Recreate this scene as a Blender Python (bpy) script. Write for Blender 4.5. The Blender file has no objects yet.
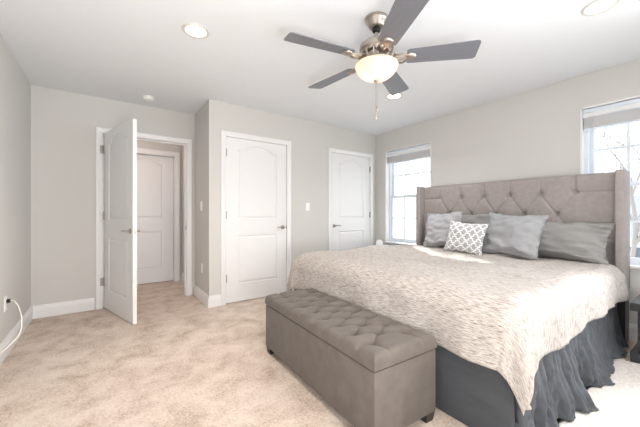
import bpy, bmesh, math, random
from mathutils import Vector, Matrix, noise
R = math.radians
sc = bpy.context.scene
C = sc.collection
# ------------------------------------------------------------------ camera
TH = 0.6217
cam = bpy.data.cameras.new('camera'); camo = bpy.data.objects.new('camera', cam); C.objects.link(camo)
cam.sensor_width = 36; cam.lens = 300 / 640 * 36
cam.clip_start = 0.05; cam.clip_end = 300
camo.location = (0, 0, 1.10); camo.rotation_euler = (R(90), 0, -TH)
sc.camera = camo
# ------------------------------------------------------------------ world, sun, area lights, exposure
w = bpy.data.worlds.new('sky'); sc.world = w; w.use_nodes = True
bg = w.node_tree.nodes['Background']
bg.inputs['Color'].default_value = (0.86, 0.92, 1.0, 1); bg.inputs['Strength'].default_value = 1.9
def light(name, kind, loc, rot=None, energy=10, color=(1, 1, 1), **kw):
    l = bpy.data.lights.new(name, kind); l.energy = energy; l.color = color
    for k, v in kw.items(): setattr(l, k, v)
    o = bpy.data.objects.new(name, l); C.objects.link(o); o.location = loc
    if rot: o.rotation_euler = rot
    return o
sun_dir = Vector((-0.65, -0.77, -0.64))
sun = light('sun', 'SUN', (8, 8, 8), sun_dir.to_track_quat('-Z', 'Y').to_euler(), 6.0, (1, 0.95, 0.88), angle=R(0.6))
WINDOWS = [(2.543, 3.385), (0.048, 0.893)]
WZ0, WZ1 = 0.625, 2.12
for y0, y1 in WINDOWS:                       # daylight portals in the two window openings
    o = light('window_portal', 'AREA', (3.945, (y0 + y1) / 2, (WZ0 + WZ1) / 2), (0, R(90), 0), 1)
    o.data.shape = 'RECTANGLE'; o.data.size = WZ1 - WZ0; o.data.size_y = y1 - y0; o.data.cycles.is_portal = True
# added soft fill lamps out of view; the front wall has no window
light('front_fill', 'AREA', (2.45, -0.6, 1.2), (R(84), 0, R(36)), 14, (0.95, 0.97, 1.0), shape='RECTANGLE', size=1.7, size_y=1.4, spread=R(160))  # added fill from the front right, aimed to the far left
light('side_fill', 'AREA', (3.72, -0.36, 1.3), (R(86), 0, R(86)), 30, (0.90, 0.95, 1.0), shape='RECTANGLE', size=0.6, size_y=1.4, spread=R(110))  # added cool fill to lift the left wall; no window here
light('left_fill', 'AREA', (1.15, -0.66, 1.4), (R(90), 0, R(50)), 27, (1.0, 0.97, 0.935), shape='RECTANGLE', size=1.3, size_y=1.6, spread=R(160))  # added fill turned towards the left wall
light('ceiling_fill', 'AREA', (0.25, -0.5, 0.75), Vector((.16, .72, .62)).to_track_quat('-Z', 'Y').to_euler(), 32, (1.0, 0.985, 0.97), shape='RECTANGLE', size=.7, size_y=.5)  # added fill aimed forward and up at the ceiling
sc.view_settings.view_transform = 'Standard'; sc.view_settings.look = 'None'
sc.view_settings.gamma = 1; sc.view_settings.use_curve_mapping = False
sc.view_settings.exposure = 0.70
sc.cycles.use_denoising = True
sc.cycles.max_bounces = 8; sc.cycles.diffuse_bounces = 5; sc.cycles.transparent_max_bounces = 12
sc.cycles.sample_clamp_indirect = 6

# ------------------------------------------------------------------ materials
def mat(name, col, rough=0.6, metal=0.0, bump=None, bscale=200, bdist=0.002, vary=None, vscale=3, spec=0.3, emis=None, estr=0, sheen=0, detail=4):
    m = bpy.data.materials.new(name); m.use_nodes = True
    nt = m.node_tree; b = nt.nodes['Principled BSDF']
    b.inputs['Base Color'].default_value = (*col, 1); b.inputs['Roughness'].default_value = rough
    b.inputs['Metallic'].default_value = metal; b.inputs['Specular IOR Level'].default_value = spec
    b.inputs['Sheen Weight'].default_value = sheen
    if emis: b.inputs['Emission Color'].default_value = (*emis, 1); b.inputs['Emission Strength'].default_value = estr
    tc = nt.nodes.new('ShaderNodeTexCoord')
    if vary:
        n = nt.nodes.new('ShaderNodeTexNoise'); n.inputs['Scale'].default_value = vscale; n.inputs['Detail'].default_value = detail
        nt.links.new(tc.outputs['Object'], n.inputs['Vector'])
        r = nt.nodes.new('ShaderNodeValToRGB'); r.color_ramp.elements[0].position = 0.3; r.color_ramp.elements[1].position = 0.7
        r.color_ramp.elements[0].color = (*vary, 1); r.color_ramp.elements[1].color = (*col, 1)
        nt.links.new(n.outputs['Fac'], r.inputs['Fac']); nt.links.new(r.outputs['Color'], b.inputs['Base Color'])
    if bump:
        n2 = nt.nodes.new('ShaderNodeTexNoise'); n2.inputs['Scale'].default_value = bscale; n2.inputs['Detail'].default_value = 3
        nt.links.new(tc.outputs['Object'], n2.inputs['Vector'])
        bp = nt.nodes.new('ShaderNodeBump'); bp.inputs['Strength'].default_value = bump; bp.inputs['Distance'].default_value = bdist
        nt.links.new(n2.outputs['Fac'], bp.inputs['Height']); nt.links.new(bp.outputs['Normal'], b.inputs['Normal'])
    return m
M = {}
M['wall'] = mat('greige_wall_paint', (0.585, 0.577, 0.557), 0.75, bump=0.15, bscale=90, bdist=0.001, spec=0.2)
M['ceil'] = mat('ceiling_paint', (0.73, 0.75, 0.775), 0.9, bump=0.1, bscale=120, bdist=0.001, spec=0.1)
M['trim'] = mat('white_trim_paint', (0.76, 0.76, 0.765), 0.35, spec=0.4)
M['vinyl'] = mat('backlit_tint_vinyl', (0.68, 0.73, 0.80), 0.35, spec=0.4)  # white vinyl; backlit blue-grey shade is put into its colour
M['blind'] = mat('blind_slats', (0.80, 0.80, 0.81), 0.5)
M['nickel'] = mat('satin_nickel', (0.42, 0.38, 0.34), 0.32, metal=1.0, spec=0.5)
M['hinge'] = mat('hinge_nickel', (0.30, 0.28, 0.26), 0.4, metal=0.9)
M['plate'] = mat('plate_plastic', (0.85, 0.85, 0.83), 0.3, spec=0.5)
M['cord'] = mat('cord_plastic', (0.82, 0.78, 0.72), 0.4, spec=0.5)
M['black'] = mat('black_plastic', (0.02, 0.02, 0.02), 0.5)
M['bench'] = mat('taupe_linen', (0.128, 0.110, 0.097), 0.75, bump=0.5, bscale=420, bdist=0.0015, vary=(0.098, 0.084, 0.074), vscale=14, sheen=0.1, detail=9)
M['gapshade'] = mat('lid_gap_shade', (0.02, 0.018, 0.016), 0.9)  # near-black colour stands in for the shade in the lid gap
M['headboard'] = mat('headboard_linen', (0.335, 0.30, 0.292), 0.85, bump=0.4, bscale=500, bdist=0.001, vary=(0.29, 0.256, 0.248), vscale=25, sheen=0.05, detail=8)
M['espresso'] = mat('espresso_wood', (0.022, 0.018, 0.017), 0.35, vary=(0.013, 0.011, 0.01), vscale=30, spec=0.5)
M['nightwood'] = mat('dark_grey_wood', (0.035, 0.036, 0.04), 0.22, vary=(0.022, 0.022, 0.024), vscale=30, spec=0.6)
M['skirt'] = mat('slate_cotton', (0.060, 0.066, 0.075), 0.7, bump=0.25, bscale=60, bdist=0.003, sheen=0.03, spec=0.3)
M['sham'] = mat('grey_cotton', (0.36, 0.365, 0.385), 0.75, bump=0.15, bscale=300, bdist=0.001, sheen=0.03)
M['sham2'] = mat('mid_grey_cotton', (0.30, 0.305, 0.315), 0.72, bump=0.15, bscale=300, bdist=0.001, sheen=0.03)
M['sham3'] = mat('warm_grey_cotton', (0.255, 0.25, 0.243), 0.7, bump=0.15, bscale=300, bdist=0.001, sheen=0.03)
M['mattress'] = mat('mattress_ticking', (0.62, 0.60, 0.58), 0.8)
M['bark'] = mat('bare_bark', (0.30, 0.27, 0.26), 0.9)
M['snow'] = mat('pale_winter_lawn', (0.62, 0.62, 0.58), 0.95, vary=(0.5, 0.5, 0.45), vscale=0.6)
M['siding'] = mat('pale_siding', (0.62, 0.65, 0.70), 0.8)
M['roof'] = mat('grey_shingles', (0.30, 0.32, 0.36), 0.9, vary=(0.24, 0.26, 0.29), vscale=8)
M['darkpane'] = mat('dark_window_pane', (0.10, 0.12, 0.15), 0.15, spec=0.6)
M['ceramic'] = mat('white_ceramic', (0.85, 0.85, 0.86), 0.25, spec=0.5)
M['bulbglow'] = mat('recessed_lamp_lens', (1, 0.9, 0.75), 0.5, emis=(1.0, 0.80, 0.55), estr=6.0)
M['baffle'] = mat('recessed_lamp_baffle', (0.62, 0.60, 0.57), 0.4)

def m_carpet():
    m = bpy.data.materials.new('beige_cut_pile_carpet'); m.use_nodes = True; nt = m.node_tree; b = nt.nodes['Principled BSDF']
    b.inputs['Roughness'].default_value = 0.95; b.inputs['Specular IOR Level'].default_value = 0.1
    tc = nt.nodes.new('ShaderNodeTexCoord')
    def nz(scale, det, dist=0, rough=.5):
        n = nt.nodes.new('ShaderNodeTexNoise'); n.inputs['Scale'].default_value = scale; n.inputs['Detail'].default_value = det
        n.inputs['Distortion'].default_value = dist; n.inputs['Roughness'].default_value = rough
        nt.links.new(tc.outputs['Object'], n.inputs['Vector']); return n
    a = nz(4.5, 7, .3, .68); f = nz(70, 3, 0, .75)
    mx = nt.nodes.new('ShaderNodeMath'); mx.operation = 'MULTIPLY_ADD'; mx.inputs[1].default_value = 0.55
    nt.links.new(f.outputs['Fac'], mx.inputs[0]); 
    m2 = nt.nodes.new('ShaderNodeMath'); m2.operation = 'MULTIPLY'; m2.inputs[1].default_value = 0.62
    nt.links.new(a.outputs['Fac'], m2.inputs[0]); nt.links.new(m2.outputs[0], mx.inputs[2])
    r = nt.nodes.new('ShaderNodeValToRGB'); e = r.color_ramp.elements
    e[0].position = 0.44; e[0].color = (0.47, 0.365, 0.29, 1); e[1].position = 0.70; e[1].color = (0.83, 0.73, 0.645, 1)
    k = r.color_ramp.elements.new(0.57); k.color = (0.70, 0.585, 0.50, 1)
    nt.links.new(mx.outputs[0], r.inputs['Fac']); nt.links.new(r.outputs['Color'], b.inputs['Base Color'])
    g = nz(260, 2, 0, .6)
    ad = nt.nodes.new('ShaderNodeMath'); ad.operation = 'MULTIPLY_ADD'; ad.inputs[1].default_value = 0.5
    nt.links.new(g.outputs['Fac'], ad.inputs[0]); nt.links.new(mx.outputs[0], ad.inputs[2])
    bp = nt.nodes.new('ShaderNodeBump'); bp.inputs['Strength'].default_value = 0.9; bp.inputs['Distance'].default_value = 0.02
    nt.links.new(ad.outputs[0], bp.inputs['Height']); nt.links.new(bp.outputs['Normal'], b.inputs['Normal'])
    return m
M['carpet'] = m_carpet()
M['rug'] = mat('cream_shag', (0.80, 0.76, 0.71), 0.95, bump=0.9, bscale=110, bdist=0.012, vary=(0.62, 0.57, 0.52), vscale=45, spec=0.1, detail=5)

def m_comforter():
    m = bpy.data.materials.new('heathered_comforter'); m.use_nodes = True; nt = m.node_tree; b = nt.nodes['Principled BSDF']
    b.inputs['Roughness'].default_value = 0.85; b.inputs['Specular IOR Level'].default_value = 0.15
    tc = nt.nodes.new('ShaderNodeTexCoord'); mp = nt.nodes.new('ShaderNodeMapping'); mp.inputs['Scale'].default_value = (24, 260, 1)
    nt.links.new(tc.outputs['UV'], mp.inputs['Vector'])
    n = nt.nodes.new('ShaderNodeTexNoise'); n.inputs['Scale'].default_value = 1.0; n.inputs['Detail'].default_value = 4; n.inputs['Roughness'].default_value = .65; n.inputs['Distortion'].default_value = .5
    nt.links.new(mp.outputs['Vector'], n.inputs['Vector'])
    r = nt.nodes.new('ShaderNodeValToRGB'); e = r.color_ramp.elements
    e[0].position = 0.34; e[0].color = (0.18, 0.153, 0.135, 1); e[1].position = 0.60; e[1].color = (0.52, 0.495, 0.468, 1)
    k = e.new(0.46); k.color = (0.37, 0.335, 0.308, 1)
    nt.links.new(n.outputs['Fac'], r.inputs['Fac']); nt.links.new(r.outputs['Color'], b.inputs['Base Color'])
    bp = nt.nodes.new('ShaderNodeBump'); bp.inputs['Strength'].default_value = 0.5; bp.inputs['Distance'].default_value = 0.006
    nt.links.new(n.outputs['Fac'], bp.inputs['Height']); nt.links.new(bp.outputs['Normal'], b.inputs['Normal'])
    return m
M['comforter'] = m_comforter()

def m_trellis():
    m = bpy.data.materials.new('grey_trellis_print'); m.use_nodes = True; nt = m.node_tree; b = nt.nodes['Principled BSDF']
    b.inputs['Roughness'].default_value = 0.8
    tc = nt.nodes.new('ShaderNodeTexCoord'); sp = nt.nodes.new('ShaderNodeSeparateXYZ'); nt.links.new(tc.outputs['UV'], sp.inputs[0])
    def mt(op, a, bb=None, c=None):
        n = nt.nodes.new('ShaderNodeMath'); n.operation = op
        for i, v in enumerate((a, bb, c)):
            if v is None: continue
            if isinstance(v, (int, float)): n.inputs[i].default_value = v
            else: nt.links.new(v, n.inputs[i])
        return n.outputs[0]
    u = mt('MULTIPLY', sp.outputs[0], 5.0); v = mt('MULTIPLY', sp.outputs[1], 4.0)
    a = mt('ADD', u, v); c = mt('SUBTRACT', u, v)
    def lines(p, q):
        s = mt('SINE', mt('MULTIPLY', q, 4 * math.pi)); t = mt('MULTIPLY_ADD', s, 0.075, p)
        d = mt('ABSOLUTE', mt('SUBTRACT', mt('FRACT', t), 0.5)); return mt('LESS_THAN', d, 0.085)
    mxl = mt('MAXIMUM', lines(a, c), lines(c, a))
    mx = nt.nodes.new('ShaderNodeMix'); mx.data_type = 'RGBA'
    mx.inputs['A'].default_value = (0.36, 0.36, 0.365, 1); mx.inputs['B'].default_value = (0.82, 0.82, 0.82, 1)
    nt.links.new(mxl, mx.inputs['Factor']); nt.links.new(mx.outputs['Result'], b.inputs['Base Color'])
    return m
M['trellis'] = m_trellis()

def m_glass():
    m = bpy.data.materials.new('window_glass'); m.use_nodes = True; nt = m.node_tree
    for n in list(nt.nodes): nt.nodes.remove(n)
    o = nt.nodes.new('ShaderNodeOutputMaterial'); t = nt.nodes.new('ShaderNodeBsdfTransparent'); g = nt.nodes.new('ShaderNodeBsdfGlossy')
    g.inputs['Roughness'].default_value = 0.02; x = nt.nodes.new('ShaderNodeMixShader'); x.inputs[0].default_value = 0.05
    t.inputs['Color'].default_value = (0.96, 0.98, 0.98, 1)
    nt.links.new(t.outputs[0], x.inputs[1]); nt.links.new(g.outputs[0], x.inputs[2]); nt.links.new(x.outputs[0], o.inputs[0]); return m
M['glass'] = m_glass()
def m_bowl():
    m = bpy.data.materials.new('frosted_alabaster_glass'); m.use_nodes = True; nt = m.node_tree
    for n in list(nt.nodes): nt.nodes.remove(n)
    o = nt.nodes.new('ShaderNodeOutputMaterial'); t = nt.nodes.new('ShaderNodeBsdfTranslucent'); g = nt.nodes.new('ShaderNodeBsdfDiffuse')
    t.inputs['Color'].default_value = (1.0, 0.86, 0.74, 1); g.inputs['Color'].default_value = (0.78, 0.66, 0.58, 1)
    x = nt.nodes.new('ShaderNodeMixShader'); x.inputs[0].default_value = 0.4
    nt.links.new(t.outputs[0], x.inputs[1]); nt.links.new(g.outputs[0], x.inputs[2]); nt.links.new(x.outputs[0], o.inputs[0]); return m
M['bowl'] = m_bowl()
def m_blade():
    m = bpy.data.materials.new('brushed_grey_blade'); m.use_nodes = True; nt = m.node_tree; b = nt.nodes['Principled BSDF']
    b.inputs['Roughness'].default_value = 0.38; b.inputs['Specular IOR Level'].default_value = 0.5
    tc = nt.nodes.new('ShaderNodeTexCoord'); mp = nt.nodes.new('ShaderNodeMapping'); mp.inputs['Scale'].default_value = (4, 160, 160)
    nt.links.new(tc.outputs['Object'], mp.inputs['Vector'])
    n = nt.nodes.new('ShaderNodeTexNoise'); n.inputs['Scale'].default_value = 1.5; n.inputs['Detail'].default_value = 5
    nt.links.new(mp.outputs['Vector'], n.inputs['Vector'])
    r = nt.nodes.new('ShaderNodeValToRGB'); e = r.color_ramp.elements
    e[0].position = .3; e[0].color = (0.12, 0.125, 0.142, 1); e[1].position = .7; e[1].color = (0.155, 0.16, 0.18, 1)
    nt.links.new(n.outputs['Fac'], r.inputs['Fac']); nt.links.new(r.outputs['Color'], b.inputs['Base Color']); return m
M['blade'] = m_blade()

# ------------------------------------------------------------------ mesh helpers
def box(bm, a, b, bev=0, seg=2):
    x0, y0, z0 = (min(a[i], b[i]) for i in range(3)); x1, y1, z1 = (max(a[i], b[i]) for i in range(3))
    v = [bm.verts.new(p) for p in ((x0,y0,z0),(x1,y0,z0),(x1,y1,z0),(x0,y1,z0),(x0,y0,z1),(x1,y0,z1),(x1,y1,z1),(x0,y1,z1))]
    f = [bm.faces.new([v[i] for i in q]) for q in ((0,3,2,1),(4,5,6,7),(0,1,5,4),(1,2,6,5),(2,3,7,6),(3,0,4,7))]
    if bev:
        es = list({e for q in f for e in q.edges})
        bmesh.ops.bevel(bm, geom=es, offset=bev, segments=seg, profile=0.5, affect='EDGES')
    return v
def tube(bm, pts, rad, n=10, cap=True):
    pts = [Vector(p) for p in pts]; rings = []
    rr = rad if isinstance(rad, (list, tuple)) else [rad] * len(pts)
    up = Vector((0, 0, 1)); prev = None
    for i, p in enumerate(pts):
        d = (pts[min(i + 1, len(pts) - 1)] - pts[max(i - 1, 0)]).normalized()
        if prev is None:
            s = d.cross(up)
            if s.length < 1e-3: s = d.cross(Vector((1, 0, 0)))
        else:
            s = prev - d * prev.dot(d)
        s.normalize(); prev = s; t = d.cross(s)
        rings.append([bm.verts.new(p + (s * math.cos(2 * math.pi * k / n) + t * math.sin(2 * math.pi * k / n)) * rr[i]) for k in range(n)])
    for a, b in zip(rings, rings[1:]):
        for k in range(n): bm.faces.new((a[k], a[(k + 1) % n], b[(k + 1) % n], b[k]))
    if cap: bm.faces.new(rings[0][::-1]); bm.faces.new(rings[-1])
def lathe(bm, prof, c=(0, 0, 0), n=40, axis='z'):
    rings = []
    def P(r, h, a):
        x, y = r * math.cos(a), r * math.sin(a)
        return {'z': (c[0] + x, c[1] + y, c[2] + h), 'x': (c[0] + h, c[1] + x, c[2] + y), 'y': (c[0] + x, c[1] + h, c[2] + y)}[axis]
    for r, h in prof:
        rings.append([bm.verts.new(P(r, h, 2 * math.pi * k / n)) for k in range(n)] if r > 1e-6 else [bm.verts.new(P(0, h, 0))])
    for a, b in zip(rings, rings[1:]):
        if len(a) == 1 and len(b) == 1: continue
        for k in range(n):
            q = ((a[0],) if len(a) == 1 else (a[k], a[(k + 1) % n])) + ((b[0],) if len(b) == 1 else (b[(k + 1) % n], b[k]))
            bm.faces.new(q)
def grid(bm, nu, nv, fn, uvfn=None, closed_u=False):
    vs = [[bm.verts.new(fn(i / nu, j / nv)) for j in range(nv + 1)] for i in range(nu + 1)]
    uv = bm.loops.layers.uv.verify() if uvfn else None
    for i in range(nu):
        for j in range(nv):
            f = bm.faces.new((vs[i][j], vs[i + 1][j], vs[i + 1][j + 1], vs[i][j + 1]))
            if uv:
                for l, (a, b) in zip(f.loops, ((i, j), (i + 1, j), (i + 1, j + 1), (i, j + 1))): l[uv].uv = uvfn(a / nu, b / nv)
    return vs
def obj(name, bm, m, parent=None, smooth=False, loc=None, rot=None, normals=True):
    if normals: bmesh.ops.recalc_face_normals(bm, faces=bm.faces)
    me = bpy.data.meshes.new(name); bm.to_mesh(me); bm.free(); me.materials.append(m)
    if smooth:
        me.polygons.foreach_set('use_smooth', [True] * len(me.polygons))
        if smooth == 'auto': me.set_sharp_from_angle(angle=R(38))
    o = bpy.data.objects.new(name, me); C.objects.link(o)
    if parent: o.parent = parent
    if loc: o.location = loc
    if rot: o.rotation_euler = rot
    return o
def B(): return bmesh.new()
def tag(o, label=None, cat=None, group=None, kind=None):
    if label: o['label'] = label
    if cat: o['category'] = cat
    if group: o['group'] = group
    if kind: o['kind'] = kind
    return o
def thing(name, label, cat, loc=(0, 0, 0), rz=0, group=None):
    o = bpy.data.objects.new(name, None); C.objects.link(o); o.location = loc; o.rotation_euler = (0, 0, rz); o.empty_display_size = .1
    return tag(o, label, cat, group)
def struct(name, bm, m, label=None, parent=None, smooth=False):
    o = obj(name, bm, m, parent, smooth)
    if not parent: tag(o, label, None, kind='structure')
    return o
def sroot(name, label, loc=(0, 0, 0), rz=0):
    o = bpy.data.objects.new(name, None); C.objects.link(o); o.location = loc; o.rotation_euler = (0, 0, rz); o.empty_display_size = .1
    return tag(o, label, kind='structure')
def copy_thing(root, loc, label, rz=None):
    def rec(o, par):
        c = o.copy(); C.objects.link(c)
        if par: c.parent = par
        for ch in list(o.children): rec(ch, c)
        return c
    r = rec(root, None); r.location = loc
    if rz is not None: r.rotation_euler = (0, 0, rz)
    r['label'] = label
    return r
def fbm(x, y, z=0.0, o=4): return noise.fractal(Vector((x, y, z)), 0.7, 2.0, o)

# ------------------------------------------------------------------ the room
XL, XR, YB, YE, XC, YF, H = -0.63, 3.76, 3.61, 4.30, 0.99, -0.75, 2.44
bm = B(); box(bm, (-1.6, -0.9, -0.1), (3.95, 5.45, 0)); struct('floor', bm, M['carpet'], 'beige cut pile carpet covering the bedroom and hall')
bm = B(); box(bm, (-1.6, -0.9, H), (3.95, 5.45, H + 0.1)); struct('ceiling', bm, M['ceil'], 'flat white painted ceiling')
bm = B(); box(bm, (XL - .12, -0.9, 0), (XL, 4.42, H)); struct('wall_left', bm, M['wall'], 'greige wall on the left side')
bm = B(); box(bm, (XL, YE, 0), (-.025, YE + .12, H)); box(bm, (.895, YE, 0), (1.03, YE + .12, H)); box(bm, (-.025, YE, 2.035), (.895, YE + .12, H))
struct('wall_entry', bm, M['wall'], 'greige wall around the open entry door')
bm = B(); box(bm, (XC, YB, 0), (1.16, YB + .12, H)); box(bm, (XC, YB + .12, 0), (XC + .11, YE, H))
box(bm, (2.04, YB, 0), (2.775, YB + .12, H)); box(bm, (3.645, YB, 0), (XR, YB + .12, H))
box(bm, (1.16, YB, 2.035), (2.04, YB + .12, H)); box(bm, (2.775, YB, 2.035), (3.645, YB + .12, H))
box(bm, (XC + .11, YB + .5, 0), (XR, YB + .55, H))
struct('wall_back', bm, M['wall'], 'greige wall holding the two closet doors, with its return beside the entry')
bm = B()
x0, x1 = XR, XR + .19
ys = [-.9, WINDOWS[1][0], WINDOWS[1][1], WINDOWS[0][0], WINDOWS[0][1], YB + .55]
for a, b in ((0, 1), (2, 3), (4, 5)): box(bm, (x0, ys[a], 0), (x1, ys[b], H))
for a, b in ((1, 2), (3, 4)): box(bm, (x0, ys[a], 0), (x1, ys[b], WZ0)); box(bm, (x0, ys[a], WZ1), (x1, ys[b], H))
struct('wall_right', bm, M['wall'], 'greige wall behind the bed with two windows')
bm = B(); box(bm, (XL, -.9, 0), (XR, YF, H)); struct('wall_front', bm, M['wall'], 'wall behind the photographer')
bm = B(); box(bm, (-1.6, 5.3, 0), (.09, 5.42, H)); box(bm, (.915, 5.3, 0), (1.2, 5.42, H)); box(bm, (.09, 5.3, 2.02), (.915, 5.42, H)); 
box(bm, (-1.6, 5.42, 0), (1.2, 5.45, H)); struct('wall_hall', bm, M['wall'], 'hall wall seen through the open entry door')  # unseen panel behind the hall door, added to stop light leaking under it
bm = B(); box(bm, (1.03, YE, 0), (1.16, 5.3, H)); struct('wall_hall_right', bm, M['wall'], 'right wall of the hall')
bm = B(); box(bm, (-1.6, 4.42, 0), (-1.5, 5.3, H)); struct('wall_hall_left', bm, M['wall'], 'left end wall of the hall')

# baseboards: extruded moulded profile along a run on the wall (p0 -> p1), n = direction into the room
PB = [(0, 0), (.016, 0), (.016, .095), (.013, .103), (.013, .108), (.008, .118), (.006, .130), (0, .135)]
def base_run(bm, p0, p1, n):
    a = [bm.verts.new((p0[0] + n[0] * o, p0[1] + n[1] * o, z)) for o, z in PB]
    b = [bm.verts.new((p1[0] + n[0] * o, p1[1] + n[1] * o, z)) for o, z in PB]
    for k in range(len(PB)): bm.faces.new((a[k], a[(k + 1) % len(PB)], b[(k + 1) % len(PB)], b[k]))
    bm.faces.new(a[::-1]); bm.faces.new(b)
def baseboard(name, runs, label):
    bm = B()
    for r in runs: base_run(bm, *r)
    struct(name, bm, M['trim'], label)
baseboard('baseboard_left', [((XL, YF), (XL, YE), (1, 0))], 'white moulded baseboard along the left wall')
baseboard('baseboard_entry', [((XL + .016, YE), (-.1, YE), (0, -1))], 'white moulded baseboard left of the entry door')
baseboard('baseboard_return', [((XC, YB - .016), (XC, YE), (-1, 0)), ((XC, YB), (1.13, YB), (0, -1))], 'white baseboard wrapping the wall corner left of the closet door')
baseboard('baseboard_back', [((2.105, YB), (2.71, YB), (0, -1))], 'white baseboard between the two closet doors')
baseboard('baseboard_right', [((XR, YF), (XR, YB), (-1, 0))], 'white moulded baseboard under the windows')
baseboard('baseboard_hall', [((1.03, YE + .2), (1.03, 5.3), (-1, 0))], 'white baseboard in the hall')

# ------------------------------------------------------------------ doors
PC = [(0, 0), (0, .010), (.006, .013), (.012, .010), (.016, .012), (.045, .020), (.056, .020), (.060, .016), (.060, 0)]
def casing(bm, x0, x1, zt, y, s=-1, wd=.060):
    rows = []
    for o, p in PC:
        o *= wd / .060
        rows.append([bm.verts.new(c) for c in ((x0 - o, y + s * p, 0), (x0 - o, y + s * p, zt + o), (x1 + o, y + s * p, zt + o), (x1 + o, y + s * p, 0))])
    for a, b in zip(rows, rows[1:]):
        for k in range(3): bm.faces.new((a[k], a[k + 1], b[k + 1], b[k]))
def jamb(bm, x0, x1, zt, y0, y1, t=.02):
    box(bm, (x0 - t, y0, 0), (x0, y1, zt)); box(bm, (x1, y0, 0), (x1 + t, y1, zt)); box(bm, (x0 - t, y0, zt), (x1 + t, y1, zt + t))
def stops(bm, x0, x1, zt, y0, y1, t=.012):
    box(bm, (x0, y0, 0), (x0 + t, y1, zt)); box(bm, (x1 - t, y0, 0), (x1, y1, zt)); box(bm, (x0 + t, y0, zt - t), (x1 - t, y1, zt))
def outline(x0, x1, z0, z1, arch, inset):
    x0 += inset; x1 -= inset; z0 += inset; z1 -= inset
    pts = [(x0, z0), (x1, z0), (x1, z1)]
    if arch:
        n = 16; sh = (x1 - x0) * .10
        pts.append((x1 - sh * .9, z1 + .002))
        for k in range(1, n):
            t = k / n; x = x1 - sh + (x0 + sh - x1 + sh) * t
            pts.append((x, z1 + .012 + arch * (1 - (2 * t - 1) ** 2) ** .9))
        pts.append((x0 + sh * .9, z1 + .002))
    pts.append((x0, z1)); return pts
def leaf_mesh(w, h, t=.035):
    bm = B(); m = .148 * w / .83
    pans = [(m, w - m, 1.02, 1.875, .062), (m, w - m, .215, .815, 0)]
    for side in (0, 1):
        y = 0 if side == 0 else t; s = 1 if side == 0 else -1
        outer = [bm.verts.new((x, y, z)) for x, z in ((0, 0), (w, 0), (w, h), (0, h))]
        eds = [bm.edges.new((outer[i], outer[(i + 1) % 4])) for i in range(4)]
        for (a, b, c, d, ar) in pans:
            loops = []
            for ins, dep in ((0, 0), (.005, .010), (.018, .011), (.032, .0035), (.037, .003)):
                loops.append([bm.verts.new((x, y + s * dep, z)) for x, z in outline(a, b, c, d, ar, ins)])
            L = len(loops[0])
            eds += [bm.edges.new((loops[0][i], loops[0][(i + 1) % L])) for i in range(L)]
            for p, q in zip(loops, loops[1:]):
                for i in range(L): bm.faces.new((p[i], p[(i + 1) % L], q[(i + 1) % L], q[i]))
            bm.faces.new(loops[-1])
        bmesh.ops.triangle_fill(bm, edges=eds, use_beauty=True)
        if side == 0: first = outer
    for i in range(4): bm.faces.new((first[i], first[(i + 1) % 4], outer[(i + 1) % 4], outer[i]))
    return bm
def lever(parent, x, z, y, s, d):          # s: outward direction along y, d: direction of the lever along x
    bm = B(); lathe(bm, [(0, 0), (.027, 0), (.027, .006 * 1), (.022, .011), (.010, .013), (.010, .045), (0, .047)], (x, y, z), 24, 'y')
    if s < 0:
        for v in bm.verts: v.co.y = 2 * y - v.co.y
    tube(bm, [(x - d * .004, y + s * .042, z), (x + d * .03, y + s * .044, z + .002), (x + d * .07, y + s * .046, z + .003), (x + d * .105, y + s * .044, z - .004)], [.0095, .008, .007, .006], 12)
    return obj('door_handle', bm, M['nickel'], parent, 'auto')
def hinge(parent, x, z, y):
    bm = B(); lathe(bm, [(0, -.048), (.007, -.048), (.007, .048), (0, .048)], (x, y, z), 12); box(bm, (x - .012, y + .001, z - .044), (x + .012, y + .008, z + .044))
    return obj('hinge', bm, M['hinge'], parent, 'auto')
def closed_door(name, x0, x1, hinge_left, label):
    r = sroot(name, label, (x0, YB, 0)); w = x1 - x0
    bm = leaf_mesh(w, 2.02); 
    for v in bm.verts: v.co.z += .01; v.co.y += .006
    obj('door_leaf', bm, M['trim'], r)
    bm = B(); casing(bm, -.004, w + .004, 2.034, 0); jamb(bm, -.004, w + .004, 2.034, .0, .12, .025); stops(bm, -.004, w + .004, 2.034, .0425, .06)
    obj('door_casing', bm, M['trim'], r)
    hx = -.002 if hinge_left else w + .002
    for z in (.31, 1.08, 1.84): hinge(r, hx, z, -.003)
    d = -1 if hinge_left else 1
    hx = w - .055 if hinge_left else .055
    lever(r, hx, .915, .006, -1, d)
    bm = B(); e = w if hinge_left else 0
    box(bm, (e - .003, -.001, .89), (e + .003, .006, .94)); obj('strike_plate', bm, M['hinge'], r)
    return r
closed_door('door_1', 1.189, 2.022, True, 'white two-panel arched closet door nearest the entry')
closed_door('door_2', 2.800, 3.620, False, 'white two-panel arched door beside the room corner')
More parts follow.
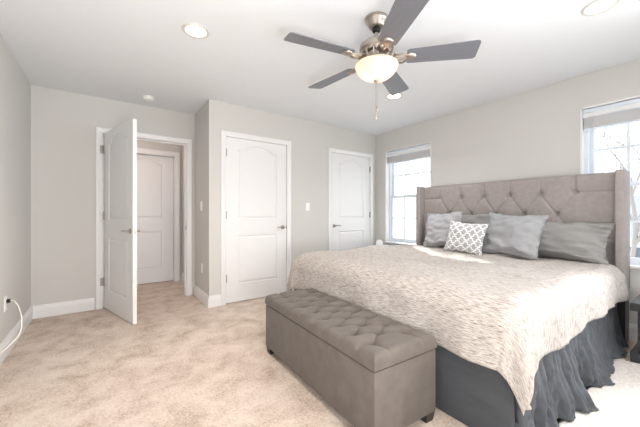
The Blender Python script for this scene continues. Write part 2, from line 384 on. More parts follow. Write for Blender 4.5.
# entry door, standing open
r = sroot('door_3', 'white two-panel arched entry door standing open', (-.02, YE, 0))
EW = .905
bm = B(); casing(bm, 0, EW, 2.03, 0, -1, .066); jamb(bm, 0, EW, 2.03, 0, .12, .025); stops(bm, 0, EW, 2.03, .045, .08)
casing(bm, 0, EW, 2.03, .12, 1, .066)
obj('door_casing', bm, M['trim'], r)
bm = leaf_mesh(.86, 2.02)
lf = obj('door_leaf', bm, M['trim'], r, loc=(.012, -.012, .01), rot=(0, 0, R(-74.5)))
h_ = lever(lf, .80, .915, 0, -1, -1); h_ = lever(lf, .80, .915, .035, 1, -1)
bm = B(); box(bm, (.8585, .007, .885), (.8612, .028, .945)); lathe(bm, [(0, 0), (.007, 0), (.007, .006), (0, .008)], (.860, .0175, .915), 10, 'x'); obj('latch_plate', bm, M['nickel'], lf)
for z in (.31, 1.08, 1.84): 
    bm = B(); lathe(bm, [(0, -.048), (.008, -.048), (.008, .048), (0, .048)], (.004, -.020, z), 12); box(bm, (-.002, -.018, z - .044), (.001, .03, z + .044))
    box(bm, (-.026, -.0225, z - .044), (.002, -.0165, z + .044)); obj('hinge', bm, M['hinge'], r, 'auto')
bm = B(); box(bm, (EW - .001, .012, .88), (EW + .0005 - .002, .034, .94)); obj('strike_plate', bm, M['black'], r)
# hall door across the hall
r = sroot('door_4', 'white two-panel door across the hall', (.095, 5.3, 0))
bm = leaf_mesh(.81, 2.0)
for v in bm.verts: v.co.z += .01; v.co.y += .08
obj('door_leaf', bm, M['trim'], r)
bm = B(); casing(bm, 0, .815, 2.015, 0, -1, .078); jamb(bm, 0, .815, 2.015, 0, .12, .004); obj('door_casing', bm, M['trim'], r)
bm = B(); box(bm, (1.008, 4.95, 0), (1.03, 5.02, 2.1)); struct('trim_1', bm, M['trim'], 'white casing edge on the right hall wall')

# ------------------------------------------------------------------ windows
def window(name, y0, y1, label):
    r = sroot(name, label, (XR, 0, 0)); f = .055
    bm = B(); t = .012                                        # thin white liner of the opening and its bottom sill
    box(bm, (-.006, y0 - .004, WZ0), (.185, y0 + t, WZ1)); box(bm, (-.006, y1 - t, WZ0), (.185, y1 + .004, WZ1)); box(bm, (-.006, y0 - .004, WZ1 - t), (.185, y1 + .004, WZ1 + .004))
    obj('window_jamb', bm, M['trim'], r)
    bm = B(); box(bm, (-.022, y0 - .012, WZ0 - .006), (.185, y1 + .012, WZ0 + .018), .004); obj('window_sill', bm, M['trim'], r)
    a, b, z0, z1, zm = y0 + t, y1 - t, WZ0 + .018, WZ1 - t, 1.37
    bm = B(); box(bm, (.06, a, z0), (.16, a + .03, z1)); box(bm, (.06, b - .03, z0), (.16, b, z1)); box(bm, (.06, a + .03, z1 - .03), (.16, b - .03, z1)); box(bm, (.06, a + .03, z0), (.16, b - .03, z0 + .025))
    obj('window_frame', bm, M['vinyl'], r)
    a += .03; b -= .03; z0 += .025; z1 -= .03
    for k, (u, v, x) in enumerate(((z0, zm + .02, .075), (zm - .02, z1, .11))):
        s = B(); q = .036
        box(s, (x, a, u), (x + .03, a + q, v)); box(s, (x, b - q, u), (x + .03, b, v)); box(s, (x, a + q, u), (x + .03, b - q, u + q)); box(s, (x, a + q, v - q), (x + .03, b - q, v))
        so = obj('sash', s, M['vinyl'], r)
        g = B(); c, d = a + q, b - q; e, h = u + q, v - q
        for n in (1, 2): box(g, (x + .009, c + (d - c) * n / 3 - .011, e), (x + .021, c + (d - c) * n / 3 + .011, h))
        box(g, (x + .0095, c, (e + h) / 2 - .011), (x + .0205, d, (e + h) / 2 + .011)); obj('muntin', g, M['vinyl'], so)
        p = B(); box(p, (x + .013, c, e), (x + .017, d, h)); obj('glass_pane', p, M['glass'], so)
        if k == 0:
            l = B(); ym = (a + b) / 2; box(l, (x - .012, ym - .03, v - .006), (x + .02, ym + .03, v + .012), .003); obj('sash_lock', l, M['vinyl'], so)
def blind(y0, y1, label, cordy):
    t = thing('window_blind', label, 'blind', (XR + .03, (y0 + y1) / 2, WZ1 - .014), 0, 'raised window blinds'); hw = (y1 - y0) / 2 - .016
    bm = B(); box(bm, (-.022, -hw, -.038), (.02, hw, -.004), .002); obj('headrail', bm, M['vinyl'], t)
    bm = B(); box(bm, (-.026, -hw, -.082), (-.022, hw, -.045), .001); obj('valance', bm, M['trim'], t)
    bm = B()
    for k in range(20):
        z = -.088 - k * .0048; box(bm, (-.018, -hw + .004, z - .0012), (.02, hw - .004, z + .0012))
    obj('slats', bm, M['blind'], t)
    bm = B(); box(bm, (-.014, -hw + .004, -.202), (.016, hw - .004, -.186), .003); obj('bottom_rail', bm, M['vinyl'], t)
    for y in (-.8 * hw, 0, .8 * hw):
        bm = B(); box(bm, (.001, y - .001, -.19), (.003, y + .001, -.038)); obj('ladder_cord', bm, M['plate'], t)
    bm = B(); tube(bm, [(-.024, cordy - .0, -.03), (-.026, cordy, -.5), (-.024, cordy + .003, -1.0)], .003, 8); lathe(bm, [(0, 0), (.006, 0), (.004, .03), (0, .032)], (-.024, cordy + .003, -1.03), 10); obj('tilt_wand', bm, M['plate'], t, True)
window('window_1', *WINDOWS[0], 'white double-hung window left of the bed')
window('window_2', *WINDOWS[1], 'white double-hung window right of the headboard')
blind(*WINDOWS[0], 'white mini blind pulled up in the window by the room corner', .36)
blind(*WINDOWS[1], 'white mini blind pulled up in the window right of the headboard', .33)

# ------------------------------------------------------------------ wall plates, smoke detector, recessed lights
def switch_plate(loc, rz, label):
    t = thing('light_switch', label, 'light switch', loc, rz)
    bm = B(); box(bm, (-.035, -.005, -.057), (.035, 0, .057), .002); obj('plate', bm, M['plate'], t)
    bm = B(); box(bm, (-.016, -.0085, -.033), (.016, -.005, .033), .0015); obj('rocker', bm, M['plate'], t)
def outlet(loc, rz, label):
    t = thing('power_outlet', label, 'outlet', loc, rz)
    bm = B(); box(bm, (-.035, -.005, -.057), (.035, 0, .057), .002); obj('plate', bm, M['plate'], t)
    for z in (-.021, .021):
        bm = B(); lathe(bm, [(0, -.0075), (.0155, -.0075), (.0165, -.005)], (0, 0, z), 20, 'y'); f = obj('socket', bm, M['plate'], t)
        bm = B(); box(bm, (-.008, -.0082, z - .002), (-.006, -.0073, z + .007)); box(bm, (.006, -.0082, z - .002), (.008, -.0073, z + .007)); obj('slot', bm, M['black'], f)
switch_plate((2.365, YB, 1.195), 0, 'white rocker light switch between the two closet doors')
switch_plate((XC, 3.95, 1.195), R(-90), 'white light switch on the wall return beside the entry door')
outlet((XC, 3.925, .415), R(-90), 'white outlet low on the wall return below the light switch')
outlet((XL, 3.31, .40), R(90), 'white outlet on the left wall with a plug in it')
t = thing('charging_cord', 'cream cord plugged into the left wall outlet and drooping to the floor', 'cord', (XL, 3.31, .40))
bm = B(); box(bm, (.0085, -.013, .006), (.030, .013, .034), .004); obj('plug', bm, M['black'], t)
bm = B(); ctl = [(.03, 0, .02), (.052, -.01, .018), (.085, -.05, -.03), (.11, -.10, -.12), (.11, -.17, -.20), (.07, -.27, -.25), (.025, -.42, -.28), (.022, -.75, -.34), (.05, -1.0, -.3945), (.10, -1.3, -.3945)]
def smooth(pts, n=8):
    pts = [Vector(p) for p in pts]; out = []
    for i in range(len(pts) - 1):
        p0, p1, p2, p3 = pts[max(i - 1, 0)], pts[i], pts[i + 1], pts[min(i + 2, len(pts) - 1)]
        for k in range(n):
            s = k / n; out.append(.5 * ((2 * p1) + (p2 - p0) * s + (2 * p0 - 5 * p1 + 4 * p2 - p3) * s * s + (3 * p1 - p0 - 3 * p2 + p3) * s ** 3))
    return out + [pts[-1]]
tube(bm, smooth(ctl), .0045, 8); obj('cable', bm, M['cord'], t, True)
t = thing('smoke_detector', 'round white smoke detector on the ceiling before the entry door', 'smoke detector', (.402, 3.957, H))
bm = B(); lathe(bm, [(0, 0), (.062, 0), (.062, -.010), (0, -.010)]); obj('mounting_plate', bm, M['plate'], t, 'auto')
bm = B(); lathe(bm, [(.050, -.010), (.056, -.014), (.054, -.026), (.046, -.036), (.028, -.040), (0, -.041)]); obj('cover', bm, M['plate'], t, 'auto')
def can_light(loc, label, src=None):
    if src: return copy_thing(src, loc, label)
    t = thing('recessed_light', label, 'ceiling light', loc, 0, 'recessed ceiling lights')
    bm = B(); lathe(bm, [(.070, .0), (.070, -.003), (.078, -.007), (.092, -.006), (.096, -.001), (.096, 0)]); obj('trim_ring', bm, M['baffle'], t, True)
    bm = B(); lathe(bm, [(0, -.0025), (.05, -.0025), (.070, -.001)]); obj('lens', bm, M['bulbglow'], t, True)
    return t
for cx_, cy_ in ((.543, 2.321), (2.60, .52), (2.679, 2.29), (.543, .52)):
    light('recessed_lamp', 'SPOT', (cx_, cy_, H - .012), (0, 0, 0), 48 if cx_ < 1 else (58 if cy_ > 1 else 26), (1.0, 0.87, 0.75) if cx_ < 1 else (1.0, 0.97, 0.95), spot_size=R(130), spot_blend=.9, shadow_soft_size=.06)
c0 = can_light((.543, 2.321, H), 'recessed ceiling light left of the fan, over the open floor')
can_light((2.60, .52, H), 'recessed ceiling light at the upper right, over the bed\'s near side', c0)
can_light((2.679, 2.29, H), 'recessed ceiling light below the fan bowl, over the bed pillows\' far side', c0)

can_light((.543, .52, H), 'recessed ceiling light above the photographer', c0)

# ------------------------------------------------------------------ ceiling fan
FX, FY = 1.515, 1.449
t = thing('ceiling_fan', 'five-blade ceiling fan with nickel motor and lit frosted glass bowl', 'ceiling fan', (FX, FY, H))
bm = B(); lathe(bm, [(0, 0), (.072, 0), (.077, -.004), (.077, -.014), (.069, -.020), (.064, -.030), (.055, -.055), (.047, -.066), (.034, -.070), (0, -.070)]); obj('canopy', bm, M['nickel'], t, 'auto')
bm = B(); lathe(bm, [(0, -.0695), (.028, -.0705), (.031, -.080), (.026, -.094), (.014, -.100), (0, -.100)]); obj('hanger_ball', bm, M['black'], t, True)
bm = B(); lathe(bm, [(0, -.098), (.013, -.100), (.013, -.150), (.026, -.153), (.030, -.160), (.03, -.168), (0, -.168)]); obj('downrod', bm, M['nickel'], t, 'auto')
bm = B(); lathe(bm, [(0, -.160), (.035, -.160), (.060, -.168), (.095, -.175), (.112, -.188), (.116, -.205), (.116, -.222), (.104, -.232), (.098, -.245), (.075, -.252), (.072, -.262), (0, -.262)]); obj('motor_housing', bm, M['nickel'], t, 'auto')
bm = B()
for k in range(15):                                           # open scrolled cage between the motor and the bowl
    a = 2 * math.pi * k / 15
    tube(bm, [(math.cos(a) * r_, math.sin(a) * r_, z_) for r_, z_ in ((.104, -.236), (.124, -.256), (.118, -.280), (.098, -.302))], .006, 6)
lathe(bm, [(.05, -.262), (.075, -.262), (.078, -.285), (.105, -.300), (.128, -.312), (.134, -.320), (.132, -.324), (.10, -.320), (.06, -.308), (0, -.306)])
obj('switch_housing', bm, M['nickel'], t, 'auto')
def blade_bm(L0=.20, L1=.645, w0=.062, w1=.078, th=.006):
    bm = B(); top, bot = [], []
    pts = []
    def arc(cx, cy, r, a0, a1, n=6): return [(cx + r * math.cos(R(a0 + (a1 - a0) * i / n)), cy + r * math.sin(R(a0 + (a1 - a0) * i / n))) for i in range(n + 1)]
    pts += arc(L0 + .02, -w0 + .02, .02, 180, 270); pts += arc(L1 - .022, -w1 + .022, .022, 270, 360)
    pts += arc(L1 - .022, w1 - .022, .022, 0, 90); pts += arc(L0 + .02, w0 - .02, .02, 90, 180)
    for x, y in pts: top.append(bm.verts.new((x, y, th))); bot.append(bm.verts.new((x, y, 0)))
    bm.faces.new(top); bm.faces.new(bot[::-1])
    for i in range(len(pts)): j = (i + 1) % len(pts); bm.faces.new((bot[i], bot[j], top[j], top[i]))
    return bm
def iron_bm():
    bm = B()
    tube(bm, [(.09, 0, .012), (.13, 0, -.008), (.17, 0, -.012), (.21, 0, -.006)], [.014, .012, .012, .012], 8)
    for s in (-1, 1): tube(bm, [(.10, s * .01, .008), (.13, s * .035, -.006), (.17, s * .042, -.010), (.205, s * .025, -.007)], .007, 8)
    lathe(bm, [(0, -.020), (.020, -.018), (.034, -.011), (.038, -.003), (.038, -.0005), (0, -.0005)], (.225, 0, 0), 24)
    lathe(bm, [(0, .006), (.010, .006), (.008, .010), (0, .011)], (.215, .0, 0), 10)
    return bm
bmesh_blade, bmesh_iron = None, None
for k in range(5):
    if k == 0:
        bl = obj('blade', blade_bm(), M['blade'], t, 'auto'); ir = obj('blade_iron', iron_bm(), M['nickel'], bl, 'auto'); b0, i0 = bl, ir
    else:
        bl = b0.copy(); C.objects.link(bl); bl.parent = t; ir = i0.copy(); C.objects.link(ir); ir.parent = bl
    bl.rotation_mode = 'XYZ'
    bl.matrix_local = Matrix.Translation((0, 0, -.284)) @ Matrix.Rotation(R(-47 + 72 * k), 4, 'Z') @ Matrix.Rotation(R(-13), 4, 'X')
bm = B(); pr = []
for k in range(15):
    a = R(90 * k / 14); pr.append((.143 * math.cos(a) ** 1.0 if k < 14 else 0.012, -.332 - .094 * math.sin(a) ** 1.12))
lathe(bm, [(.136, -.322), (.144, -.324), (.147, -.330)] + pr, n=48)
obj('light_bowl', bm, M['bowl'], t, True)
bm = B(); lathe(bm, [(0, -.424), (.016, -.424), (.021, -.430), (.016, -.436), (.008, -.440), (.006, -.448), (0, -.450)]); obj('finial', bm, M['nickel'], t, True)
for dx, L in ((.006, .60), (-.006, .66)):
    bm = B(); z = -.448
    while z > -L: lathe(bm, [(0, .0028), (.0026, 0), (0, -.0028)], (dx, 0, z), 6); z -= .0052
    ch = obj('pull_chain', bm, M['nickel'], t, True)
    bm = B(); lathe(bm, [(0, .002), (.004, 0), (.0075, -.018), (.0065, -.034), (0, -.040)], (dx, 0, -L), 12); obj('fob', bm, M['nickel'], ch, True)
for a in (20, 140, 260):
    light('fan_bulb', 'POINT', (FX + .062 * math.cos(R(a)), FY + .062 * math.sin(R(a)), H - .375), None, .22, (1.0, 0.60, 0.40), shadow_soft_size=.022)

# ------------------------------------------------------------------ bed
YR_, YL_, XF, XH, ZT = .60, 2.56, 1.53, 3.46, .66
bed = thing('bed', 'king bed with tufted grey wing headboard and slate bed skirt', 'bed', ((XF + XR) / 2, 1.58, 0))
def wb(bm):                                     # shapes are written in room coordinates, then moved under the bed's Empty
    for v in bm.verts: v.co -= Vector(((XF + XR) / 2, 1.58, 0))
    return bm
bm = B(); box(bm, (XF + .02, YR_ + .03, .36), (3.58, YL_ - .03, .62), .05, 4); obj('mattress', wb(bm), M['mattress'], bed, True)
bm = B(); box(bm, (XF + .03, YR_ + .04, .10), (3.58, YL_ - .04, .355), .01); obj('box_spring', wb(bm), M['espresso'], bed)
for x in (XF + .12, 3.40):
    for y in (YR_ + .14, YL_ - .14):
        bm = B(); lathe(bm, [(0, 0), (.025, 0), (.03, .1), (0, .1)], (x, y, 0), 12); obj('leg', wb(bm), M['espresso'], bed, 'auto')
# headboard : tufted panel as a height field
HZ0, HZ1, HY0, HY1, HX = .44, 1.468, .612, 2.545, 3.615
rows = [(1.30, [1.61 + (k - 2.5) * .282 for k in range(6)]), (1.087, [1.61 + (k - 2) * .282 for k in range(5)]), (.874, [1.61 + (k - 2.5) * .282 for k in range(6)]), (.661, [1.61 + (k - 2) * .282 for k in range(5)])]
btn = [(y, z) for z, ys_ in rows for y in ys_]
segs = []
for (z, ys_), (z2, ys2) in zip(rows, rows[1:]):
    for y in ys_:
        for y2 in ys2:
            if abs(y - y2) < .2: segs.append((y, z, y2, z2))
for y in rows[0][1]: segs.append((y, 1.30, y, 1.47))
for z, ys_ in rows:
    if len(ys_) == 6: segs += [(ys_[0], z, HY0, z), (ys_[-1], z, HY1, z)]
def sd(p, s):
    ax, ay, bx, by = s; dx, dy = bx - ax, by - ay; L = dx * dx + dy * dy
    t = max(0, min(1, ((p[0] - ax) * dx + (p[1] - ay) * dy) / L)); return math.hypot(p[0] - ax - t * dx, p[1] - ay - t * dy), t, math.sqrt(L)
def tuft(y, z, segs_, btn_, e0, depth_b=.058, depth_s=.013, sb=.019, ss=.008):
    d = 0
    for s in segs_:
        if abs(s[0] - y) > .35 or abs(s[1] - z) > .35: continue
        q, t, L = sd((y, z), s)
        if q < .06: d = max(d, depth_s * math.exp(-q / ss))
    db = 0
    for b in btn_:
        q = math.hypot(b[0] - y, b[1] - z)
        if q < .2: db = max(db, depth_b * math.exp(-q / sb))
    return max(d, 0) + db
def hb(u, v):
    y = HY0 + (HY1 - HY0) * u; z = HZ0 + (HZ1 - HZ0) * v
    e = min(z - HZ0, HZ1 - z); edge = .028 * math.exp(-e / .012)
    return (HX + tuft(y, z, segs, btn, e) + edge, y, z)
bm = B(); vs = grid(bm, 270, 140, hb)
bk = [[None] * 2 for _ in range(2)]
pts_ = [vs[i][0] for i in range(271)]
box(bm, (HX + .05, HY0, HZ0), (HX + .115, HY1, HZ1 - .004), .01)
obj('headboard_panel', wb(bm), M['headboard'], bed, True)
for y, z in btn:
    bm = B(); lathe(bm, [(0, -.009), (.008, -.008), (.0125, -.003), (.013, .001), (0, .003)], (HX + .040, y, z), 14, 'x'); obj('button', wb(bm), M['headboard'], bed, True)
for a, b in ((.552, .612), (2.545, 2.605)):
    bm = B(); box(bm, (3.50, a, .44), (3.735, b, 1.47), .012, 3); obj('headboard_wing', wb(bm), M['headboard'], bed, 'auto')
    bm = B(); box(bm, (3.56, a + .004, 0), (3.70, b - .004, .44), .003); obj('headboard_post', wb(bm), M['espresso'], bed)
# bed skirt: gathered cloth round three sides
def skirt_path():
    P = []; N = []
    n1, n2 = 260, 200
    for i in range(n1): P.append((3.44 - (3.44 - XF) * i / n1, YR_ + .0)); N.append((0, -1))
    for i in range(14):
        a = R(-90 - 90 * i / 14); P.append((XF + .0 + .012 * math.cos(a) + .012, YR_ + .012 + .012 * math.sin(a))); N.append((math.cos(a), math.sin(a)))
    for i in range(n2): P.append((XF, YR_ + .02 + (YL_ - YR_ - .04) * i / n2)); N.append((-1, 0))
    for i in range(14):
        a = R(180 - 90 * i / 14); P.append((XF + .012 + .012 * math.cos(a), YL_ - .012 + .012 * math.sin(a))); N.append((math.cos(a), math.sin(a)))
    for i in range(n1): P.append((XF + (3.44 - XF) * i / n1, YL_)); N.append((0, 1))
    return P, N
SP, SN = skirt_path(); n = len(SP) - 1
def sk(u, v):
    i = min(n, int(round(u * n))); (x, y), (nx, ny) = SP[i], SN[i]
    z = .42 * (1 - v); s = i * .0082
    side = abs(ny) if abs(ny) > .9 else 0
    flare = (.055 * side + .004) * v ** 1.3
    if side:
        ph = 8.5 * x + 1.6 * math.sin(3.1 * x) ; 
        rip = (.010 + .030 * v) * (math.sin(ph * 2.0) * .55 + .9 * fbm(x * 8 + v, v * 2.2, 3.1) + .40 * math.sin(ph * 4.7 + v * 3.5) * (.4 + fbm(x * 3, 5, 5) * 2))
        rip += .03 * v * v * max(0, fbm(x * 4, 1.0, 7.7) + .1) * 2
        nd = math.exp(-((x - 2.35) / .13) ** 2) ; rip -= .07 * nd * v ** 3      # hem tucked under
        rip += .07 * math.exp(-((x - 2.62) / .16) ** 2) * v ** 2 + .06 * math.exp(-((x - 2.12) / .11) ** 2) * v ** 2
        z += .035 * v ** 4 * max(0, math.sin(ph * 1.3))
        tp = min(1, max(0, (x - XF) / .06)) * min(1, max(0, (3.44 - x) / .04)); rip *= .15 + .85 * tp
    else:
        rip = .005 * fbm(y * 3, v * 2, 1.0)
        if v > .3: rip += .004 * math.sin(y * 9)
    z = max(z, .028 if ny < -.5 else .004)
    x2 = x + nx * (flare + rip); y2 = y + ny * (flare + rip)
    return (x2, y2, z)
bm = B(); grid(bm, n, 44, sk)
sko = obj('bed_skirt', wb(bm), M['skirt'], bed, True)
sm = sko.modifiers.new('Solidify', 'SOLIDIFY'); sm.thickness = .003

# pale shag rug beside the bed
def rugf(u, v):
    x = 1.66 + 1.47 * u; y = -.45 + 1.0 * v
    e = min(u * 1.47, (1 - u) * 1.47, v * 1.0, (1 - v) * 1.0)
    return (x, y, .004 + .017 * min(1, e / .012) + .0035 * fbm(x * 30, y * 30, 1) * min(1, e / .01))
bm = B(); g = grid(bm, 150, 110, rugf)
tag(obj('rug', bm, M['rug'], None, True), 'cream shag rug on the carpet beside the bed', 'rug')
# comforter
Rr = .12
IY0, IY1, IX0, CXH = .535 + Rr, 2.62 - Rr, 1.485 + Rr, 3.44
DS, DF = .335, .385
def drape(r, az=0):
    a = math.pi * Rr / 2
    if r < a: t = r / Rr; return Rr * math.sin(t), Rr * (1 - math.cos(t))
    e = r - a; return Rr + e * .06, Rr + e * .995
def comf(u, v):
    cy = IY0 - DS + (IY1 - IY0 + 2 * DS) * u; cx = IX0 - DF + (CXH - IX0 + DF) * v
    qy = min(max(cy, IY0), IY1); qx = max(cx, IX0)
    dy, dx = cy - qy, cx - qx; r = math.hypot(dx, dy)
    zt = ZT + .03
    if cx > 3.0: zt -= .02 * ((cx - 3.0) / .44)
    # side hem is shorter next to the headboard
    rr = r
    corner = 0
    if r > 1e-6:
        nx, ny = dx / r, dy / r; corner = min(1, 4 * (nx * ny) ** 2) if dx < 0 else 0
        rr = r * (1 + .07 * corner)
        o, d = drape(rr)
        # folds
        k = min(1, max(0, (rr - .12) / .25))
        if corner > .02:
            ang = math.atan2(abs(dy), abs(dx)); o += k * corner * (.02 + .022 * math.sin(ang * 8 + 1.2))
        s = cx if abs(ny) > .7 else cy
        o += k * .012 * math.sin(s * 9 + 2) + k * .010 * math.sin(s * 17 + 1)
        o += .012 * fbm(cx * 3.2, cy * 3.2, 5) * min(1, r / .1)
        x, y, z = qx + nx * o, qy + ny * o, zt - d
    else: x, y, z = cx, cy, zt
    top = max(0, 1 - r / .12)
    z += (.016 * fbm(cx * 1.9, cy * 1.9, 2) + .007 * fbm(cx * 6, cy * 5, 9)) * (0.4 + .6 * top)
    # puffy rise towards the far foot corner
    z += .018 * math.exp(-((cx - 1.75) / .3) ** 2) * top + .012 * math.exp(-((cy - 2.4) / .25) ** 2) * top
    return (x, y, z)
bm = B(); grid(bm, 200, 190, comf, lambda u, v: ((IY1 - IY0 + 2 * DS) * u, (CXH - IX0 + DF) * v))
co = obj('comforter', bm, M['comforter'], None, True)
tag(co, 'heathered beige and cream comforter spread over the king bed', 'comforter')
sm = co.modifiers.new('Solidify', 'SOLIDIFY'); sm.thickness = .022; sm.offset = -1

# ------------------------------------------------------------------ pillows
def pillow(name, w_, h_, t_, m, center, right, up, label, seed, flange=.0, wr=.012, sag=0, group=None, pinch=.10):
    """soft cushion in its own plane; right / up give the directions of its width and height"""
    X = Vector(right).normalized(); Yv = Vector(up); Yv = (Yv - X * Yv.dot(X)).normalized(); Z = X.cross(Yv)
    N = 56; bm = B()
    F = 1 - flange / (w_ / 2)
    def prof(a, b):
        a, b = min(1, abs(a) / F), min(1, abs(b) / F)
        return max(0, (1 - a ** 2.6) * (1 - b ** 2.6)) ** .5
    def P(side):
        def f(u, v):
            a, b = 2 * u - 1, 2 * v - 1
            a = math.sin(a * math.pi / 2) * .35 + a * .65; b = math.sin(b * math.pi / 2) * .35 + b * .65
            p = prof(a, b)
            x = a * w_ / 2 * (1 - pinch * (1 - b ** 2)); y = b * h_ / 2 * (1 - pinch * (1 - a ** 2))
            rad = max(abs(a), abs(b))
            wk = (noise.noise(Vector((a * 1.6 + seed, b * 1.6, seed))) * 1.2 + .55 * noise.noise(Vector((a * 1.5 + b * 4 + seed, b * 2 - a * 3.2, seed + 3)))) * wr
            ca = abs(a) ** 2 * abs(b) ** 2
            fold = wr * .5 * math.sin(11 * (a * abs(b) + b * .4) + seed) * (abs(a * b)) ** .7
            z = side * (t_ / 2 * p * (1 + .25 * -b * (sag > 0)) + max(.0016, 0)) + (wk + fold) * (min(1, p * 2) if p > 0 else 0) + wr * .9 * fbm(a * 3, b * 3, seed + 9) * rad ** 4 * 1.2
            y -= sag * (1 - b) * 0 + sag * (b + 1) / 2 * (a * a * -.2 + fbm(a * 2, seed) * .25)
            return (x, y, z)
        return f
    uvf = lambda u, v: (u, v)
    g1 = grid(bm, N, N, P(1), uvf); g2 = grid(bm, N, N, P(-1), uvf)
    bmesh.ops.remove_doubles(bm, verts=bm.verts, dist=.00005)
    rim1 = [g1[i][0] for i in range(N)] + [g1[N][j] for j in range(N)] + [g1[i][N] for i in range(N, 0, -1)] + [g1[0][j] for j in range(N, 0, -1)]
    rim2 = [g2[i][0] for i in range(N)] + [g2[N][j] for j in range(N)] + [g2[i][N] for i in range(N, 0, -1)] + [g2[0][j] for j in range(N, 0, -1)]
    for i in range(len(rim1)):
        j = (i + 1) % len(rim1)
        try: bm.faces.new((rim1[i], rim1[j], rim2[j], rim2[i]))
        except Exception: pass
    o = obj(name, bm, m, None, True)
    o.matrix_world = Matrix(((X.x, Yv.x, Z.x, center[0]), (X.y, Yv.y, Z.y, center[1]), (X.z, Yv.z, Z.z, center[2]), (0, 0, 0, 1)))
    return tag(o, label, 'pillow', group)
# right = direction from the viewer's left to right ( -y )
pillow('pillow', .88, .42, .13, M['sham3'], (3.50, 1.93, .90), (0, -1, 0), (.22, 0, 1), 'long grey pillow standing against the headboard behind the square left sham and the trellis cushion', 5.1, wr=.02)
pillow('pillow', .88, .37, .17, M['sham3'], (3.43, 1.045, .862), (0, -1, -.05), (.42, 0, 1), 'rumpled warm grey pillow at the right end of the pillow row against the headboard', 2.3, flange=.02, wr=.034, sag=.06)
pillow('pillow', .50, .44, .14, M['sham'], (3.30, 2.08, .91), (-.05, -1, .07), (.28, -.06, 1), 'light grey square sham leaning at the left end of the pillow row', 3.7, flange=.018, wr=.028)
pillow('pillow', .52, .44, .16, M['sham2'], (3.17, 1.265, .90), (-.06, -1, -.04), (.42, -.16, 1), 'large mid grey sham leaning in the middle beside the trellis cushion', 6.2, flange=.018, wr=.024)
pillow('throw_pillow', .41, .34, .11, M['trellis'], (3.04, 1.655, .85), (0, -1, -.06), (.35, -.28, 1), 'small grey and white trellis print cushion in front of the shams', 1.9, wr=.006)

# ------------------------------------------------------------------ storage bench
bn = thing('storage_bench', 'long taupe upholstered storage bench with button-tufted lid at the foot of the bed', 'bench', (1.235, 1.565, 0), R(-2.3))
LX, LY = .445, 1.235
bm = B(); box(bm, (-LX / 2, -LY / 2, .05), (LX / 2, LY / 2, .378), .006, 2); obj('storage_box', bm, M['bench'], bn, 'auto')
bm = B(); box(bm, (-LX / 2 + .008, -LY / 2 + .008, .378), (LX / 2 - .008, LY / 2 - .008, .387)); obj('lid_gap', bm, M['gapshade'], bn)
bb, rws = [], []
xs = (-LX / 2 + .105, -LX / 2 + .225, -LX / 2 + .345)
rws = [(xs[0], [-.49 + .14 * k for k in range(8)]), (xs[1], [-.42 + .14 * k for k in range(7)]), (xs[2], [-.49 + .14 * k for k in range(8)])]
sg = []
for x, l in rws: bb += [(x, y) for y in l]
for (x, l), (x2, l2) in zip(rws, rws[1:]):
    for y in l:
        for y2 in l2:
            if abs(y - y2) < .1: sg.append((x, y, x2, y2))
for y in rws[0][1]: sg += [(xs[0], y, -LX / 2, y), (xs[2], y, LX / 2, y)]
for x in (xs[0], xs[2]): sg += [(x, -.49, x, -LY / 2), (x, .49, x, LY / 2)]
def lid(u, v):
    x = -LX / 2 - .004 + (LX + .008) * u; y = -LY / 2 - .004 + (LY + .008) * v
    e = min(LX / 2 + .004 - abs(x), LY / 2 + .004 - abs(y)); rr = .034
    ed = 0 if e > rr else rr - math.sqrt(max(0, rr * rr - (rr - e) ** 2))
    dome = .012 * (1 - (2 * u - 1) ** 2) ** .5
    return (x, y, .449 + dome - ed - tuft(x, y, sg, bb, 0, .046, .011, .021, .010))
bm = B(); vs = grid(bm, 90, 250, lid)
rim = [vs[i][0] for i in range(90)] + [vs[90][j] for j in range(250)] + [vs[i][250] for i in range(90, 0, -1)] + [vs[0][j] for j in range(250, 0, -1)]
lo = [bm.verts.new((v.co.x, v.co.y, .386)) for v in rim]
for i in range(len(rim)): j = (i + 1) % len(rim); bm.faces.new((rim[i], rim[j], lo[j], lo[i]))
bm.faces.new(lo)
ld = obj('lid', bm, M['bench'], bn, 'auto')
for x, y in bb:
    bm = B(); lathe(bm, [(0, .006), (.006, .005), (.009, .001), (.009, -.002), (0, -.003)], (x, y, .423), 12); obj('button', bm, M['bench'], ld, True)
for x in (-LX / 2 + .038, LX / 2 - .038):
    for y in (-LY / 2 + .038, LY / 2 - .038):
        bm = B(); s = .034
        v = box(bm, (x - s, y - s, 0), (x + s, y + s, .05))
        for q in v[:4]: q.co.x = x + (q.co.x - x) * .8; q.co.y = y + (q.co.y - y) * .8
        obj('leg', bm, M['espresso'], bn)

# ------------------------------------------------------------------ nightstands and the little round thing
def nightstand(loc, label, w=.50, d=.44, h=.45):
    t = thing('nightstand', label, 'nightstand', loc)
    bm = B(); box(bm, (-d / 2, -w / 2, h - .06), (d / 2, w / 2, h), .004); obj('top', bm, M['nightwood'], t)
    bm = B(); box(bm, (-d / 2, -w / 2, 0), (d / 2, w / 2, .09), .004); obj('base', bm, M['nightwood'], t)
    for s in (-1, 1):
        bm = B(); box(bm, (-d / 2 + .05, s * (w / 2 - .045) - .012, .09), (d / 2 - .02, s * (w / 2 - .045) + .012, h - .06)); obj('side_panel', bm, M['nightwood'], t)
    return t
nightstand((3.345, .215, 0), 'dark open nightstand at the right edge, below the right window')
t = thing('nightstand', 'pale topped nightstand behind the bed\'s far side, below the left window', 'nightstand', (3.52, 3.10, 0))
bm = B(); box(bm, (-.20, -.27, .565), (.20, .30, .59), .004); obj('top', bm, M['trim'], t)
bm = B(); box(bm, (-.18, -.25, .10), (.18, .28, .565)); obj('body', bm, M['trim'], t)
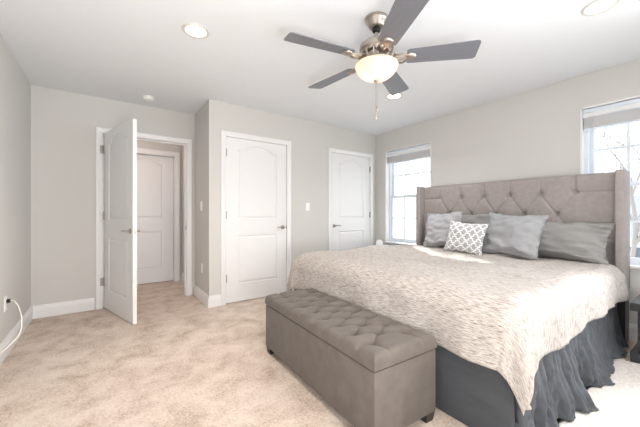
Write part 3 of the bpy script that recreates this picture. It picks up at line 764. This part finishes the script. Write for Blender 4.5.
for sx in (-1, 1):
    for sy in (-.22, .25):
        bm = B(); box(bm, (sx * .15 - .02, sy - .02, 0), (sx * .15 + .02, sy + .02, .10)); obj('leg', bm, M['trim'], t)
t = thing('round_clock', 'small round white clock standing on the far nightstand by the window', 'clock', (3.45, 3.24, .59), R(-50))
bm = B(); lathe(bm, [(0, -.02), (.045, -.02), (.052, -.014), (.052, .014), (.045, .02), (0, .02)], (0, 0, .052), 32, 'y'); obj('case', bm, M['ceramic'], t, 'auto')
bm = B(); lathe(bm, [(0, -.0225), (.022, -.0225), (.027, -.0205), (.027, -.0195)], (0, 0, .052), 24, 'y'); obj('dial', bm, M['blind'], t, 'auto')

# ------------------------------------------------------------------ outside
bm = B(); box(bm, (4.3, -40, -3.2), (70, 60, -3.0)); struct('ground_outside', bm, M['snow'], 'pale lawn outside the windows')
def tree(loc, label, seed, hgt):
    rnd = random.Random(seed); bm = B()
    def br(p, d, L, r, lv):
        pts = [p]; q = p.copy(); dd = d.copy()
        for k in range(4):
            dd = (dd + Vector((rnd.uniform(-.18, .18), rnd.uniform(-.18, .18), rnd.uniform(-.05, .12)))).normalized(); q = q + dd * L / 4; pts.append(q.copy())
        tube(bm, pts, [r * (1 - .12 * k) for k in range(5)], 6 if lv < 2 else 4, False)
        if lv >= 5: return
        r = max(r, .006)
        for k in range(3 if lv < 4 else 4):
            a = rnd.choice(pts[1:]) if k else pts[-1]
            nd = (dd + Vector((rnd.uniform(-.9, .9), rnd.uniform(-.9, .9), rnd.uniform(-.2, .7)))).normalized()
            br(a.copy(), nd, L * rnd.uniform(.6, .78), r * .55, lv + 1)
    br(Vector((0, 0, 0)), Vector((0, 0, 1)), hgt * .38, hgt * .013, 0)
    o = obj('bare_tree', bm, M['bark'], None, normals=False); o.location = loc
    tag(o, label, 'tree')
tree((14, 2.5, -3.0), 'bare winter tree outside the right window', 4, 8.5)
hs = thing('neighbour_house', 'pale neighbouring house with grey roof beyond the right window', 'house', (27, 1, -3.0))
bm = B(); box(bm, (-4, -6, 0), (4, 6, 3.0)); obj('wall', bm, M['siding'], hs)
bm = B(); v = [bm.verts.new(p) for p in ((-4.4, -6.4, 2.9), (4.4, -6.4, 2.9), (0, -6.4, 5.2), (-4.4, 6.4, 2.9), (4.4, 6.4, 2.9), (0, 6.4, 5.2))]
for q in ((0, 1, 2), (3, 5, 4), (0, 2, 5, 3), (1, 4, 5, 2), (0, 3, 4, 1)): bm.faces.new([v[i] for i in q])
obj('roof', bm, M['roof'], hs)
for y in (-4, -1, 2, 4.6):
    bm = B(); box(bm, (-4.03, y - .45, 1.0), (-4.0, y + .45, 2.3)); obj('window', bm, M['darkpane'], hs)
# hall ceiling lamp
t = thing('hall_ceiling_lamp', 'round flush lamp on the hall ceiling out of sight', 'ceiling light', (-.35, 4.88, H))
bm = B(); lathe(bm, [(0, 0), (.12, 0), (.12, -.02), (0, -.02)]); obj('base', bm, M['nickel'], t)
light('hall_lamp', 'POINT', (-.35, 4.88, H - .12), None, 14, (1.0, 0.74, 0.60), shadow_soft_size=.3)
